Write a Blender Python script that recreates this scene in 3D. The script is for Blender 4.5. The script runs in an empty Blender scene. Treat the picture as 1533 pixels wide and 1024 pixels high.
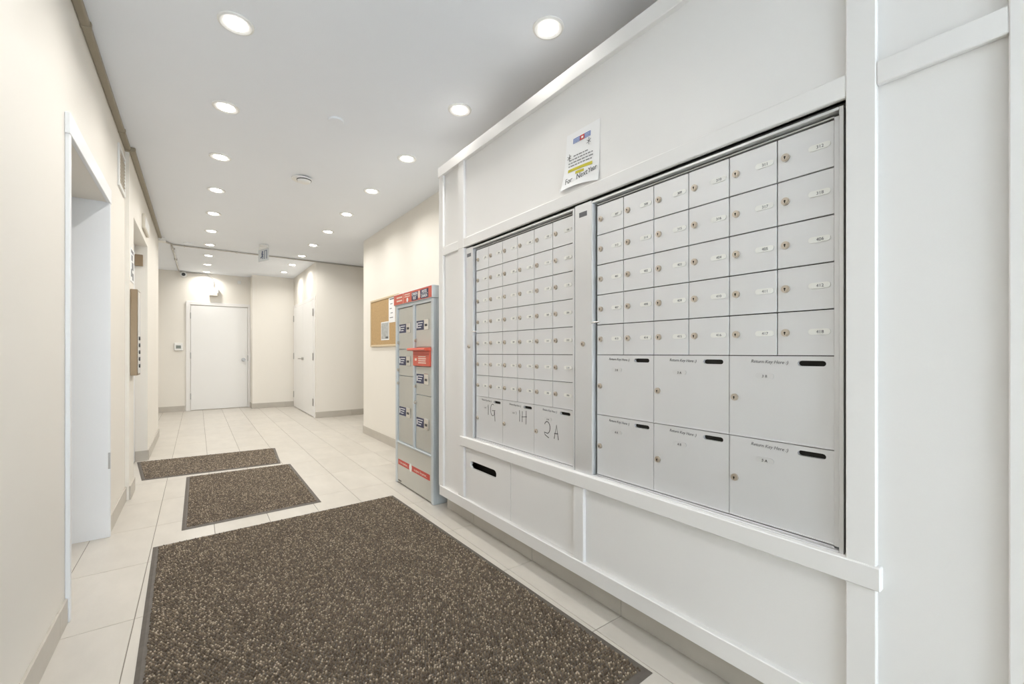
import bpy, bmesh, math, random
import numpy as np
from mathutils import Vector, Matrix
random.seed(7); np.random.seed(7)
SC = bpy.context.scene
C = SC.collection

# ------------------------------------------------------------------ camera
TH = math.atan((766.5 - 295.0) / 639.0)          # yaw off the corridor axis
CAMZ = 1.135
cd = bpy.data.cameras.new('camera'); cam = bpy.data.objects.new('camera', cd); C.objects.link(cam)
cd.sensor_width = 36.0; cd.lens = 36.0 * 639.0 / 1533.0
cd.shift_y = 16.0 / 1533.0; cd.clip_start = 0.02
cam.location = (0, 0, CAMZ); cam.rotation_euler = (math.pi / 2, 0, -TH)
SC.camera = cam

# ------------------------------------------------------------------ world, exposure
SKY_STRENGTH = 5.2
LAMP_W = 3.2
W = bpy.data.worlds.new('overcast_sky'); SC.world = W; W.use_nodes = True
bg = W.node_tree.nodes['Background']
bg.inputs[0].default_value = (0.86, 0.915, 1.0, 1); bg.inputs[1].default_value = SKY_STRENGTH
SC.view_settings.view_transform = 'Standard'; SC.view_settings.look = 'None'
SC.view_settings.gamma = 1.0; SC.view_settings.use_curve_mapping = False
SC.view_settings.exposure = 0.75

# ------------------------------------------------------------------ materials
MATS = {}
def mat(name, col, rough=0.5, metal=0.0, var=0.0, vscale=3.0, bump=0.0, bscale=80.0, emit=None, estr=0.0,
        stretch=None, coat=0.0, perobj=0.0, spec=0.5):
    m = bpy.data.materials.new(name); m.use_nodes = True; MATS[name] = m
    nt = m.node_tree; N = nt.nodes; L = nt.links; b = N['Principled BSDF']
    b.inputs['Base Color'].default_value = (*col, 1); b.inputs['Roughness'].default_value = rough
    b.inputs['Metallic'].default_value = metal; b.inputs['Coat Weight'].default_value = coat
    b.inputs['Specular IOR Level'].default_value = spec
    tc = N.new('ShaderNodeTexCoord'); mp = N.new('ShaderNodeMapping')
    L.new(tc.outputs['Object'], mp.inputs['Vector'])
    if perobj:
        oi = N.new('ShaderNodeObjectInfo'); ml = N.new('ShaderNodeMath'); ml.operation = 'MULTIPLY'
        ml.inputs[1].default_value = 37.0
        L.new(oi.outputs['Random'], ml.inputs[0])
        cb = N.new('ShaderNodeCombineXYZ'); L.new(ml.outputs[0], cb.inputs[0]); L.new(ml.outputs[0], cb.inputs[1])
        L.new(cb.outputs[0], mp.inputs['Location'])
    if stretch: mp.inputs['Scale'].default_value = stretch
    if var:
        nz = N.new('ShaderNodeTexNoise'); nz.inputs['Scale'].default_value = vscale
        nz.inputs['Detail'].default_value = 5.0; nz.inputs['Roughness'].default_value = 0.6
        L.new(mp.outputs[0], nz.inputs['Vector'])
        mr = N.new('ShaderNodeMapRange'); mr.inputs[1].default_value = 0.25; mr.inputs[2].default_value = 0.75
        mr.inputs[3].default_value = 1 - var; mr.inputs[4].default_value = 1 + var
        L.new(nz.outputs['Fac'], mr.inputs[0])
        mx = N.new('ShaderNodeVectorMath'); mx.operation = 'SCALE'; mx.inputs[0].default_value = col
        last = mr.outputs[0]
        if perobj:
            m2 = N.new('ShaderNodeMapRange'); m2.inputs[3].default_value = 1 - perobj; m2.inputs[4].default_value = 1 + perobj
            L.new(oi.outputs['Random'], m2.inputs[0])
            m3 = N.new('ShaderNodeMath'); m3.operation = 'MULTIPLY'
            L.new(last, m3.inputs[0]); L.new(m2.outputs[0], m3.inputs[1]); last = m3.outputs[0]
        L.new(last, mx.inputs['Scale']); L.new(mx.outputs[0], b.inputs['Base Color'])
    if bump:
        n2 = N.new('ShaderNodeTexNoise'); n2.inputs['Scale'].default_value = bscale; n2.inputs['Detail'].default_value = 3
        L.new(mp.outputs[0], n2.inputs['Vector'])
        bp = N.new('ShaderNodeBump'); bp.inputs['Strength'].default_value = bump; bp.inputs['Distance'].default_value = 0.002
        L.new(n2.outputs['Fac'], bp.inputs['Height']); L.new(bp.outputs[0], b.inputs['Normal'])
    if emit:
        b.inputs['Emission Color'].default_value = (*emit, 1); b.inputs['Emission Strength'].default_value = estr
    return m

mat('wall_paint', (0.815, 0.78, 0.715), 0.55, var=0.012, vscale=1.5, bump=0.15, bscale=220)
mat('ceiling_paint', (0.84, 0.87, 0.915), 0.8, var=0.015, vscale=1.2, bump=0.25, bscale=160)
mat('panel_paint', (0.82, 0.805, 0.785), 0.38, var=0.01, vscale=2, bump=0.06, bscale=120)
mat('door_paint', (0.84, 0.835, 0.82), 0.4, var=0.008, vscale=2, bump=0.04, bscale=150)
mat('frame_paint', (0.80, 0.81, 0.82), 0.35, var=0.01, vscale=4)
mat('grout', (0.24, 0.215, 0.185), 0.9, var=0.08, vscale=8)
mat('tile', (0.56, 0.525, 0.47), 0.30, var=0.075, vscale=5, perobj=0.03, bump=0.04, bscale=60, stretch=(1.6, 0.7, 1))
mat('tile_base', (0.50, 0.465, 0.41), 0.42, var=0.06, vscale=7, perobj=0.03)
mat('aluminium', (0.74, 0.74, 0.745), 0.48, metal=0.42, var=0.012, vscale=6, stretch=(1, 1, 0.15))
mat('aluminium_frame', (0.72, 0.72, 0.725), 0.35, metal=0.6, var=0.01, vscale=6)
mat('dark_gap', (0.02, 0.018, 0.015), 0.9, var=0.1, vscale=10)
mat('bounce_absorber', (0.16, 0.12, 0.085), 0.8, var=0.15, vscale=14)  # dark brown chosen to soak up light inside the mail wall
mat('brass', (0.62, 0.56, 0.49), 0.3, metal=1.0, var=0.04, vscale=30)
mat('chrome', (0.75, 0.74, 0.72), 0.2, metal=1.0, var=0.02, vscale=30)
mat('steel', (0.42, 0.41, 0.39), 0.35, metal=1.0, var=0.03, vscale=30)
mat('plate', (0.84, 0.835, 0.80), 0.35, var=0.02, vscale=20)
mat('ink', (0.03, 0.03, 0.035), 0.7, var=0.05, vscale=40)
mat('ink_grey', (0.17, 0.17, 0.18), 0.7, var=0.05, vscale=40)
mat('paper', (0.86, 0.86, 0.86), 0.6, var=0.01, vscale=6)
mat('paper_grey', (0.42, 0.43, 0.42), 0.6, var=0.3, vscale=30)
mat('highlighter', (0.55, 0.48, 0.03), 0.6, var=0.1, vscale=40)
mat('blue_print', (0.04, 0.13, 0.42), 0.5, var=0.05, vscale=30)
mat('navy', (0.025, 0.03, 0.09), 0.45, var=0.05, vscale=30)
mat('red', (0.56, 0.045, 0.025), 0.4, var=0.05, vscale=12)
mat('red_orange', (0.68, 0.12, 0.07), 0.38, var=0.05, vscale=12)
mat('pale_print', (0.86, 0.70, 0.60), 0.5, var=0.03, vscale=30)
mat('white_print', (0.85, 0.85, 0.85), 0.5, var=0.02, vscale=30)
mat('locker_shell', (0.60, 0.65, 0.68), 0.35, metal=0.25, var=0.015, vscale=6)
mat('locker_door', (0.57, 0.565, 0.52), 0.33, metal=0.35, var=0.02, vscale=5)
mat('cork', (0.47, 0.315, 0.15), 0.85, var=0.16, vscale=60, bump=0.3, bscale=220)
mat('light_wood', (0.62, 0.50, 0.33), 0.5, var=0.06, vscale=12, stretch=(1, 8, 8))
mat('raceway', (0.33, 0.29, 0.22), 0.45, metal=0.3, var=0.04, vscale=8)
mat('conduit', (0.52, 0.50, 0.47), 0.4, metal=0.5, var=0.04, vscale=12)
mat('bronze', (0.26, 0.19, 0.12), 0.35, metal=0.7, var=0.06, vscale=12)
mat('plastic_white', (0.82, 0.82, 0.80), 0.4, var=0.01, vscale=12)
mat('plastic_dark', (0.03, 0.03, 0.03), 0.3, var=0.05, vscale=20)
mat('lcd', (0.20, 0.22, 0.19), 0.2, var=0.05, vscale=20)
mat('beige_grille', (0.66, 0.61, 0.52), 0.5, var=0.03, vscale=12)
mat('lens', (0.9, 0.9, 0.9), 0.4, var=0.005, vscale=10, emit=(1.0, 0.97, 0.92), estr=10.0)
mat('sign_face', (0.62, 0.65, 0.68), 0.3, var=0.02, vscale=10, emit=(0.9, 0.95, 1.0), estr=0.0)
mat('sign_ink', (0.10, 0.13, 0.22), 0.4, var=0.05, vscale=20)
mat('rubber', (0.105, 0.09, 0.075), 0.6, var=0.15, vscale=30, bump=0.2, bscale=120)
mat('glass', (0.9, 0.95, 0.95), 0.02, var=0.005, vscale=5)
g = MATS['glass'].node_tree.nodes['Principled BSDF']; g.inputs['Transmission Weight'].default_value = 1.0
g.inputs['IOR'].default_value = 1.02

# carpet pile: per-tuft tone from an attribute (yarn flecks; glinting tips and gap shade painted in)
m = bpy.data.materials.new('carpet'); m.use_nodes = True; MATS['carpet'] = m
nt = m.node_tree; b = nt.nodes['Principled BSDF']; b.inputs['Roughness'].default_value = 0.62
at = nt.nodes.new('ShaderNodeAttribute'); at.attribute_name = 'fleck_and_shade'
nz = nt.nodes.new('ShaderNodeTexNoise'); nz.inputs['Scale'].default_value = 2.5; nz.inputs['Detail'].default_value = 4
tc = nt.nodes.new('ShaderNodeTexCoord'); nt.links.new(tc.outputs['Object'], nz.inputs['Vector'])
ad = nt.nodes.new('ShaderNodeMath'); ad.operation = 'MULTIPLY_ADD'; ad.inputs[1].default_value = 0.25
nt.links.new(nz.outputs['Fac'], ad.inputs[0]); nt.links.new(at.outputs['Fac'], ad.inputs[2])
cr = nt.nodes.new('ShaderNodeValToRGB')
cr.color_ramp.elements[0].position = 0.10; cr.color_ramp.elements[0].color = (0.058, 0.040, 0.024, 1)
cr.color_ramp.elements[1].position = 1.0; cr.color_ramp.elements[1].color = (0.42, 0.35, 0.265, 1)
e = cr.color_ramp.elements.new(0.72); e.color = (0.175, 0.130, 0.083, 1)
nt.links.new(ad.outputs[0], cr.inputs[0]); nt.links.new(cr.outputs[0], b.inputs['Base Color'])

# ------------------------------------------------------------------ helpers
WL = {}                                   # world location of every object made here (none is rotated unless noted)
def link(o, parent=None, loc=(0, 0, 0)):
    C.objects.link(o); loc = Vector(loc)
    WL[o] = loc
    if parent is not None:
        o.parent = parent; o.location = loc - WL[parent]
    else: o.location = loc
    return o
def tag(o, label=None, cat=None, group=None, kind=None):
    if label: o['label'] = label
    if cat: o['category'] = cat
    if group: o['group'] = group
    if kind: o['kind'] = kind
    return o
def thing(name, loc, label, cat, group=None):
    o = bpy.data.objects.new(name, None); o.empty_display_size = 0.05
    link(o, None, loc); return tag(o, label, cat, group)
def setting(name, loc):
    o = bpy.data.objects.new(name, None); o.empty_display_size = 0.05
    link(o, None, loc); return tag(o, kind='structure')
def fin(name, bm, material, parent=None, smooth=False):
    """world-space bmesh -> object whose origin is the bottom centre of its bounds"""
    vs = [v.co for v in bm.verts]
    lo = Vector([min(v[i] for v in vs) for i in range(3)]); hi = Vector([max(v[i] for v in vs) for i in range(3)])
    c = Vector(((lo.x + hi.x) / 2, (lo.y + hi.y) / 2, lo.z))
    bmesh.ops.recalc_face_normals(bm, faces=bm.faces[:])
    for v in bm.verts: v.co -= c
    me = bpy.data.meshes.new(name); bm.to_mesh(me); bm.free()
    if smooth:
        for p in me.polygons: p.use_smooth = True
    me.materials.append(MATS[material])
    return link(bpy.data.objects.new(name, me), parent, c)
def share(name, me, loc, parent):
    return link(bpy.data.objects.new(name, me), parent, loc)
def abox(bm, x0, x1, y0, y1, z0, z1, bev=0.0, seg=1):
    t = bmesh.new()
    bmesh.ops.create_cube(t, size=1.0)
    for v in t.verts:
        v.co = Vector((x0 + (v.co.x + .5) * (x1 - x0), y0 + (v.co.y + .5) * (y1 - y0), z0 + (v.co.z + .5) * (z1 - z0)))
    if bev: bmesh.ops.bevel(t, geom=t.edges[:], offset=bev, segments=seg, affect='EDGES', profile=0.5)
    tmp = bpy.data.meshes.new('t'); t.to_mesh(tmp); t.free(); bm.from_mesh(tmp); bpy.data.meshes.remove(tmp)
def box(name, x0, x1, y0, y1, z0, z1, material, parent=None, bev=0.0, seg=1):
    bm = bmesh.new(); abox(bm, x0, x1, y0, y1, z0, z1, bev, seg); return fin(name, bm, material, parent)
def prism(bm, pts, axis, a0, a1):
    """extrude a 2D outline between a0 and a1; axis 'x': pts are (y,z); 'y': (x,z); 'z': (x,y)"""
    def P(p, a):
        return {'x': (a, p[0], p[1]), 'y': (p[0], a, p[1]), 'z': (p[0], p[1], a)}[axis]
    A = [bm.verts.new(P(p, a0)) for p in pts]; B = [bm.verts.new(P(p, a1)) for p in pts]
    bm.faces.new(A); bm.faces.new(B[::-1])
    n = len(pts)
    for i in range(n): bm.faces.new((A[i], B[i], B[(i + 1) % n], A[(i + 1) % n]))
def circ(cx, cy, r, n=20, ry=None):
    ry = ry or r
    return [(cx + r * math.cos(2 * math.pi * i / n), cy + ry * math.sin(2 * math.pi * i / n)) for i in range(n)]
def stadium(y0, y1, z0, z1, n=6):
    r = (z1 - z0) / 2; zc = (z0 + z1) / 2; o = []
    for i in range(n + 1):
        a = -math.pi / 2 + math.pi * i / n; o.append((y1 - r + r * math.cos(a), zc + r * math.sin(a)))
    for i in range(n + 1):
        a = math.pi / 2 + math.pi * i / n; o.append((y0 + r + r * math.cos(a), zc + r * math.sin(a)))
    return o
def lathe(bm, prof, cx, cy, n=24):
    """prof: (r, z) from top to bottom round a vertical axis"""
    rings = []
    for r, z in prof:
        rings.append([bm.verts.new((cx + r * math.cos(2 * math.pi * i / n), cy + r * math.sin(2 * math.pi * i / n), z)) for i in range(n)])
    for a, c in zip(rings, rings[1:]):
        for i in range(n): bm.faces.new((a[i], a[(i + 1) % n], c[(i + 1) % n], c[i]))
    bm.faces.new(rings[0]); bm.faces.new(rings[-1][::-1])
def tube(bm, pts, r, n=8):
    pts = [Vector(p) for p in pts]; rings = []
    for i, p in enumerate(pts):
        d = (pts[min(i + 1, len(pts) - 1)] - pts[max(i - 1, 0)]).normalized()
        up = Vector((0, 0, 1)) if abs(d.z) < 0.9 else Vector((1, 0, 0))
        a = d.cross(up).normalized(); c2 = d.cross(a).normalized()
        rings.append([bm.verts.new(p + r * (math.cos(2 * math.pi * k / n) * a + math.sin(2 * math.pi * k / n) * c2)) for k in range(n)])
    for a, c2 in zip(rings, rings[1:]):
        for k in range(n): bm.faces.new((a[k], a[(k + 1) % n], c2[(k + 1) % n], c2[k]))
    bm.faces.new(rings[0]); bm.faces.new(rings[-1][::-1])
WALLR = Matrix(((0, 0, -1), (-1, 0, 0), (0, 1, 0)))       # text on a wall that faces -x, read from the corridor
TXT = {}
def lettering(body, size, x, y, z, material, parent, name='lettering', shear=0.0, align='CENTER', sx=1.0, rot=0.0, bold=0.0):
    """flat letters on a wall facing -x; (y,z) is the anchor at the baseline"""
    key = (body, size, shear, align, sx, rot, material, bold)
    if key not in TXT:
        cu = bpy.data.curves.new('t', 'FONT'); cu.body = body; cu.size = size; cu.shear = shear
        cu.align_x = align; cu.extrude = 0.0003; cu.resolution_u = 3; cu.offset = bold
        o = bpy.data.objects.new('t', cu); C.objects.link(o)
        dg = bpy.context.evaluated_depsgraph_get(); dg.update()
        me = bpy.data.meshes.new_from_object(o.evaluated_get(dg))
        bpy.data.objects.remove(o); bpy.data.curves.remove(cu)
        R = Matrix.Rotation(rot, 3, 'Z')
        for v in me.vertices:
            p = R @ Vector((v.co.x * sx, v.co.y, v.co.z)); v.co = WALLR @ p
        me.materials.clear(); me.materials.append(MATS[material]); me.name = 'lettering'
        TXT[key] = me
    return share(name, TXT[key], (x, y, z), parent)
def strokes(name, paths, x, y, z, w, material, parent):
    """marker strokes on a wall facing -x: each path a list of (right, up) metres"""
    bm = bmesh.new()
    for path in paths:
        L_, R_ = [], []
        for i, p in enumerate(path):
            a = path[max(i - 1, 0)]; c2 = path[min(i + 1, len(path) - 1)]
            dx, dy = c2[0] - a[0], c2[1] - a[1]; l = math.hypot(dx, dy) or 1
            nx, ny = -dy / l * w / 2, dx / l * w / 2
            L_.append((p[0] + nx, p[1] + ny)); R_.append((p[0] - nx, p[1] - ny))
        outline = L_ + R_[::-1]
        A = [bm.verts.new((x - 0.0006, y - q[0], z + q[1])) for q in L_]
        B = [bm.verts.new((x - 0.0006, y - q[0], z + q[1])) for q in R_]
        A2 = [bm.verts.new((x, y - q[0], z + q[1])) for q in L_]
        B2 = [bm.verts.new((x, y - q[0], z + q[1])) for q in R_]
        for i in range(len(path) - 1):
            bm.faces.new((A[i], A[i + 1], B[i + 1], B[i])); bm.faces.new((A2[i], A2[i + 1], A[i + 1], A[i]))
            bm.faces.new((B2[i], B2[i + 1], B[i + 1], B[i]))
    return fin(name, bm, material, parent)

HC = 2.713                                # ceiling height
XL0, XL1 = -0.446, -0.422                  # left wall faces: near stretch, lift stretch
XB, XR, XS, XT = 1.418, 1.400, 1.394, 1.472   # mail wall: board, stile/rail, sill, tiled toe kick
XF = 1.90                                 # right wall beyond the mail wall
YE = 2.785                                # far end of the mail wall
YB = -2.6                                 # entrance behind the camera
YLE = 7.5                                 # end of left wall

# ------------------------------------------------------------------ floor and its tiles
floor = box('floor', -2.3, 4.6, YB - .1, 10.7, -0.12, -0.0025, 'grout'); tag(floor, kind='structure')
TX, TY, GX = 0.306, 0.609, 0.0030
bm = bmesh.new(); abox(bm, -(TX - GX) / 2, (TX - GX) / 2, -(TY - GX) / 2, (TY - GX) / 2, -0.0025 - 0.006, 0, 0.0012)
tme = bpy.data.meshes.new('tile'); bm.to_mesh(tme); bm.free(); tme.materials.append(MATS['tile'])
def tile_at(ix, iy):
    share('tile', tme, (-0.215 + (ix + .5) * TX, 0.594 + (iy + .5) * TY, 0.0), floor)
for iy in range(-5, 17):
    for ix in range(-2, 7):
        if ix == -2 and not (3 <= iy <= 8): continue
        if ix == 6 and iy < 4: continue
        tile_at(ix, iy)
for iy in range(8, 13):
    for ix in (7, 8, 9): tile_at(ix, iy)
for iy in range(11, 17):
    for ix in (-2, -3, -4): tile_at(ix, iy)

# ------------------------------------------------------------------ ceiling and walls
tag(box('ceiling', -2.3, 4.6, YB - .1, 10.7, HC, HC + .12, 'ceiling_paint'), kind='structure')
def wall(name, boxes, material='wall_paint'):
    bm = bmesh.new()
    for q in boxes: abox(bm, *q)
    return tag(fin(name, bm, material), kind='structure')
DY0, DY1, DZ = 2.578, 3.588, 2.06          # side doorway
LY0, LY1, LZ = 4.70, 5.92, 2.255          # lift doorway
wall('wall_left', [(-.80, XL0, YB, DY0, 0, HC), (-.80, XL0, DY0, DY1, DZ, HC), (-.80, XL0, DY1, 4.40, 0, HC),
                   (-.80, XL1, 4.40, LY0, 0, HC), (-.80, XL1, LY0, LY1, LZ, HC), (-.80, XL1, LY1, YLE, 0, HC)])
wall('wall_left_room', [(-1.9, -1.8, YLE - .1, 10.7, 0, HC), (-1.8, -.80, YLE - .1, YLE, 0, HC)])
wall('wall_far', [(-1.8, 0.90, 10.45, 10.6, 0, HC), (0.90, 1.66, 10.08, 10.6, 0, HC)])
wall('wall_closet', [(1.66, 4.5, 7.97, 10.6, 0, HC)])
wall('wall_right', [(XF, 2.0, YB, 6.12, 0, HC), (2.0, 4.5, 6.02, 6.12, 0, HC)])
wall('wall_side_end', [(4.5, 4.6, 6.02, 8.1, 0, HC)])
# entrance wall behind the camera: glazed doors let the daylight in
wall('wall_back', [(-.8, XL0 + .06, YB - .1, YB, 0, HC), (1.36, XF, YB - .1, YB, 0, HC), (XL0 + .06, 1.36, YB - .1, YB, 2.35, HC)])
ent = setting('window_1', (0.49, YB - .05, 0))
for x in (XL0 + .06, 0.47, 1.31): box('window_frame', x, x + .05, YB - .08, YB - .02, 0, 2.35, 'aluminium_frame', ent, .004)
box('window_frame', XL0 + .11, 1.31, YB - .08, YB - .02, 2.29, 2.35, 'aluminium_frame', ent, .004)
for x0, x1 in ((XL0 + .11, .47), (.52, 1.31)): box('pane', x0, x1, YB - .053, YB - .047, 0.003, 2.29, 'glass', ent)

# ---- tiled baseboards: setting pieces with one child per tile
NB = [0]
BS = {}
def baseboard(side, segs, h=0.105, t=0.010):
    o = setting('baseboard_' + side, (segs[0][1], segs[0][2], 0))
    for ax, c0, a0, a1, nrm in segs:        # axis the board runs along, wall coordinate, start, end, outward sign
        j = 0.594 + math.ceil((a0 - 0.594 + .02) / TY) * TY if ax == 'y' else a0 + TY
        cuts = [a0]
        while j < a1 - .02: cuts.append(j); j += TY
        cuts.append(a1)
        for p, q in zip(cuts, cuts[1:]):
            lo, hi = (c0, c0 + t) if nrm > 0 else (c0 - t, c0)
            if ax == 'y': box('tile', lo, hi, p + .001, q - .001, 0, h, 'tile_base', o, .0015)
            else: box('tile', p + .001, q - .001, lo, hi, 0, h, 'tile_base', o, .0015)
    return o
baseboard('left', [('y', XL0, YB, DY0 - .03, 1), ('y', XL0, DY1 + .028, 4.40, 1), ('y', XL1, 4.40, LY0, 1), ('y', XL1, LY1, YLE, 1),
                   ('x', LY1, XL1 - .10, XL1, -1)])
baseboard('far', [('x', 10.45, -1.8, -.19, -1), ('y', 0.90, 10.08, 10.45, -1), ('x', 10.08, 0.89, 1.66, -1)])
baseboard('closet', [('x', 7.97, 1.65, 3.2, -1)])
baseboard('right', [('y', XF, 3.6, 6.12, -1)])

# ---- side doorway: metal frame with its casing, recessed door
d1 = setting('door_1', (XL0, (DY0 + DY1) / 2, 0))
bm = bmesh.new()
abox(bm, XL0, XL0 + .016, DY0 - .028, DY0, 0, DZ + .075, .003, 2); abox(bm, XL0 - .05, XL0 + .004, DY0 - .004, DY0 + .003, 0, DZ, .001)
fin('jamb', bm, 'frame_paint', d1)
bm = bmesh.new(); abox(bm, XL0 - .34, XL0 + .004, DY1 - .003, DY1 + .006, 0, DZ, .001)
abox(bm, XL0, XL0 + .016, DY1 - .003, DY1 + .026, 0, DZ + .075, .003, 2)
fin('jamb', bm, 'frame_paint', d1)
bm = bmesh.new(); abox(bm, XL0, XL0 + .018, DY0 - .034, DY1 + .032, DZ - .004, DZ + .085, .003, 2)
fin('head_casing', bm, 'frame_paint', d1)
box('door_leaf', -.80, -.77, DY0 + .005, DY1 - .005, 0.006, DZ - .004, 'door_paint', d1, .003)
box('strike_plate', XL0 + .006, XL0 + .0168, DY1 - .0040, DY1 - .0025, .42, .52, 'steel', d1)
# recess back of the doorway
wall('wall_recess', [(-.92, -.80, DY0 - .1, DY1 + .1, 0, HC), (-.92, -.80, LY0 - .1, LY1 + .1, 0, HC)])

# ---- lift doorway
d2 = setting('door_2', (XL1 - .1, (LY0 + LY1) / 2, 0))
box('door_leaf', XL1 - .13, XL1 - .10, LY0, (LY0 + LY1) / 2 - .002, .006, LZ, 'frame_paint', d2, .002)
box('door_leaf', XL1 - .13, XL1 - .10, (LY0 + LY1) / 2 + .002, LY1, .006, LZ, 'frame_paint', d2, .002)
bm = bmesh.new(); abox(bm, XL1 - .10, XL1 - .035, LY1 - .03, LY1 - .002, 2.04, 2.16, .003); fin('position_indicator', bm, 'bronze', d2)

# ---- far door
def lever_or_knob(parent, x, y, z, r=.026):
    bm = bmesh.new(); prism(bm, circ(x, z, r * 1.25), 'y', y - .006, y); prism(bm, circ(x, z, r * .45), 'y', y - .04, y - .006)
    prism(bm, circ(x, z, r), 'y', y - .062, y - .036)
    return fin('knob', bm, 'steel', parent)
d3 = setting('door_3', (0.37, 10.45, 0))
bm = bmesh.new()
abox(bm, -.175, -.105, 10.425, 10.45, 0, 2.14, .003); abox(bm, .853, .897, 10.425, 10.45, 0, 2.14, .003)
abox(bm, -.105, .853, 10.425, 10.45, 2.075, 2.14, .003)
fin('door_frame', bm, 'panel_paint', d3)
leaf = box('door_leaf', -.099, .847, 10.432, 10.448, .010, 2.068, 'door_paint', d3, .003)
lever_or_knob(leaf, .775, 10.432, 0.99, .03)
for z in (.22, 1.02, 1.80): box('hinge', -.107, -.094, 10.418, 10.434, z, z + .12, 'steel', leaf, .003)
box('strike_plate', .845, .857, 10.420, 10.434, .96, 1.08, 'steel', leaf, .002)

# ---- closet double doors on the face x = 1.66
d4 = setting('door_4', (1.66, 9.0, 0))
bm = bmesh.new()
abox(bm, 1.645, 1.66, 8.03, 8.10, 0, 2.13, .003); abox(bm, 1.645, 1.66, 9.95, 10.02, 0, 2.13, .003); abox(bm, 1.645, 1.66, 8.10, 9.95, 2.065, 2.13, .003)
fin('door_frame', bm, 'panel_paint', d4)
for k, (y0, y1) in enumerate(((8.103, 9.022), (9.027, 9.947))):
    lf = box('door_leaf', 1.640, 1.659, y0, y1, .012, 2.06, 'door_paint', d4, .003)
    yh = y0 if k == 0 else y1
    for z in (.20, 1.0, 1.78): box('hinge', 1.628, 1.642, yh - .012, yh + .012, z, z + .13, 'steel', lf, .003)
    if k == 0 or True:
        yk = 8.97 if k == 0 else 9.08
        bm = bmesh.new(); prism(bm, circ(yk, 1.02, .03), 'x', 1.632, 1.640)
        abox(bm, 1.585, 1.632, yk - .008, yk + .008, 1.012, 1.028, .003)
        abox(bm, 1.578, 1.592, yk - .008, yk + (.10 if k else -.10) if k else yk + .008, 1.012, 1.028, .003) if k else abox(bm, 1.578, 1.592, yk - .10, yk + .008, 1.012, 1.028, .003)
        fin('lever_handle', bm, 'steel', lf)

# ------------------------------------------------------------------ panelled mail wall
mw = setting('wall_mail', (1.65, 0.6, 0))
YN = -1.2                                  # near end, behind the camera
ZS0, ZS1 = 0.526, 0.586                    # sill
ZR0, ZR1 = 1.822, 1.882                    # rail over the boxes
ZC0, ZC1 = 2.392, 2.462                    # cornice
OY0, OY1 = 0.390, 2.432                    # opening for the mailboxes
B_ = 0.0025
def board(name, y0, y1, z0, z1): return box(name, XB, XB + .016, y0, y1, z0, z1, 'panel_paint', mw)
board('board', OY0, YE, ZR0, ZC1); board('board', OY1, YE, .13, ZR0)
board('board', YN, OY0, .13, ZC1)
board('board', OY0, 1.42, .13, ZS1)
board('board', OY1 - .012, OY1, .13, ZS1)
# lower left: flap with a slot, then a plain flap
def slotted(name, y0, y1, z0, z1, sy0, sy1, sz0, sz1, x0, x1, material, parent, rad=None):
    bm = bmesh.new()
    outer = [(y0, z0), (y1, z0), (y1, z1), (y0, z1)]; inner = stadium(sy0, sy1, sz0, sz1, 5)
    for x in (x0, x1):
        ov = [bm.verts.new((x, *p)) for p in outer]; iv = [bm.verts.new((x, *p)) for p in inner]
        es = [bm.edges.new((ov[i], ov[(i + 1) % 4])) for i in range(4)]
        es += [bm.edges.new((iv[i], iv[(i + 1) % len(iv)])) for i in range(len(iv))]
        bmesh.ops.triangle_fill(bm, use_beauty=True, edges=es)
        if x == x0: o0, i0 = ov, iv
    for a, c2 in ((o0, ov), (i0, iv)):
        n = len(a)
        for i in range(n): bm.faces.new((a[i], a[(i + 1) % n], c2[(i + 1) % n], c2[i]))
    return fin(name, bm, material, parent)
fl = slotted('access_flap', 1.932, OY1 - .014, .190, ZS0 + .02, 2.072, 2.372, .393, .441, XB - .003, XB + .014, 'panel_paint', mw)
tag(fl, 'white access flap with a black rounded slot')
box('access_flap', XB - .002, XB + .014, 1.424, 1.930, .190, ZS0 + .02, 'panel_paint', mw, .0008)
box('slot_backing', XB + .06, XB + .065, 2.0, 2.40, .30, .50, 'dark_gap', mw)
# stiles
def stile(y0, y1, z0, z1): return box('stile', XR, XB + .001, y0, y1, z0, z1, 'panel_paint', mw, B_)
stile(2.722, YE, .185, ZC0 + .01); stile(OY1, 2.506, ZR0 + .0, ZC0 + .01); stile(OY1, 2.506, .185, ZR0)
stile(1.357, 1.421, .185, ZS0 + .01)
stile(.326, OY0, .185, ZC0 + .01); stile(.030, .104, .185, ZC0 + .01); stile(-.33, -.256, .185, ZC0 + .01)
# rails, cornice, sill
def rail(y0, y1, z0, z1, x=XR + .001): return box('rail', x, XB + .001, y0, y1, z0, z1, 'panel_paint', mw, B_)
rail(2.506, 2.722, ZR0, ZR1); rail(.390, OY1, ZR0, ZR1); rail(.104, .326, ZR0, ZR1); rail(-.256, .03, ZR0, ZR1)
box('cornice', XS, XB + .016, YN, YE + .004, ZC0, ZC1, 'panel_paint', mw, B_)
box('sill', XS - .002, XB + .001, .316, 2.468, ZS0, ZS1, 'panel_paint', mw, B_)
box('bottom_rail', XS, XT, YN, YE - .02, .122, .189, 'panel_paint', mw, B_)
box('sill_ledge', XB - .004, XB + .05, OY0, OY1, ZS1 - .012, ZS1 - .004, 'panel_paint', mw)
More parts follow.
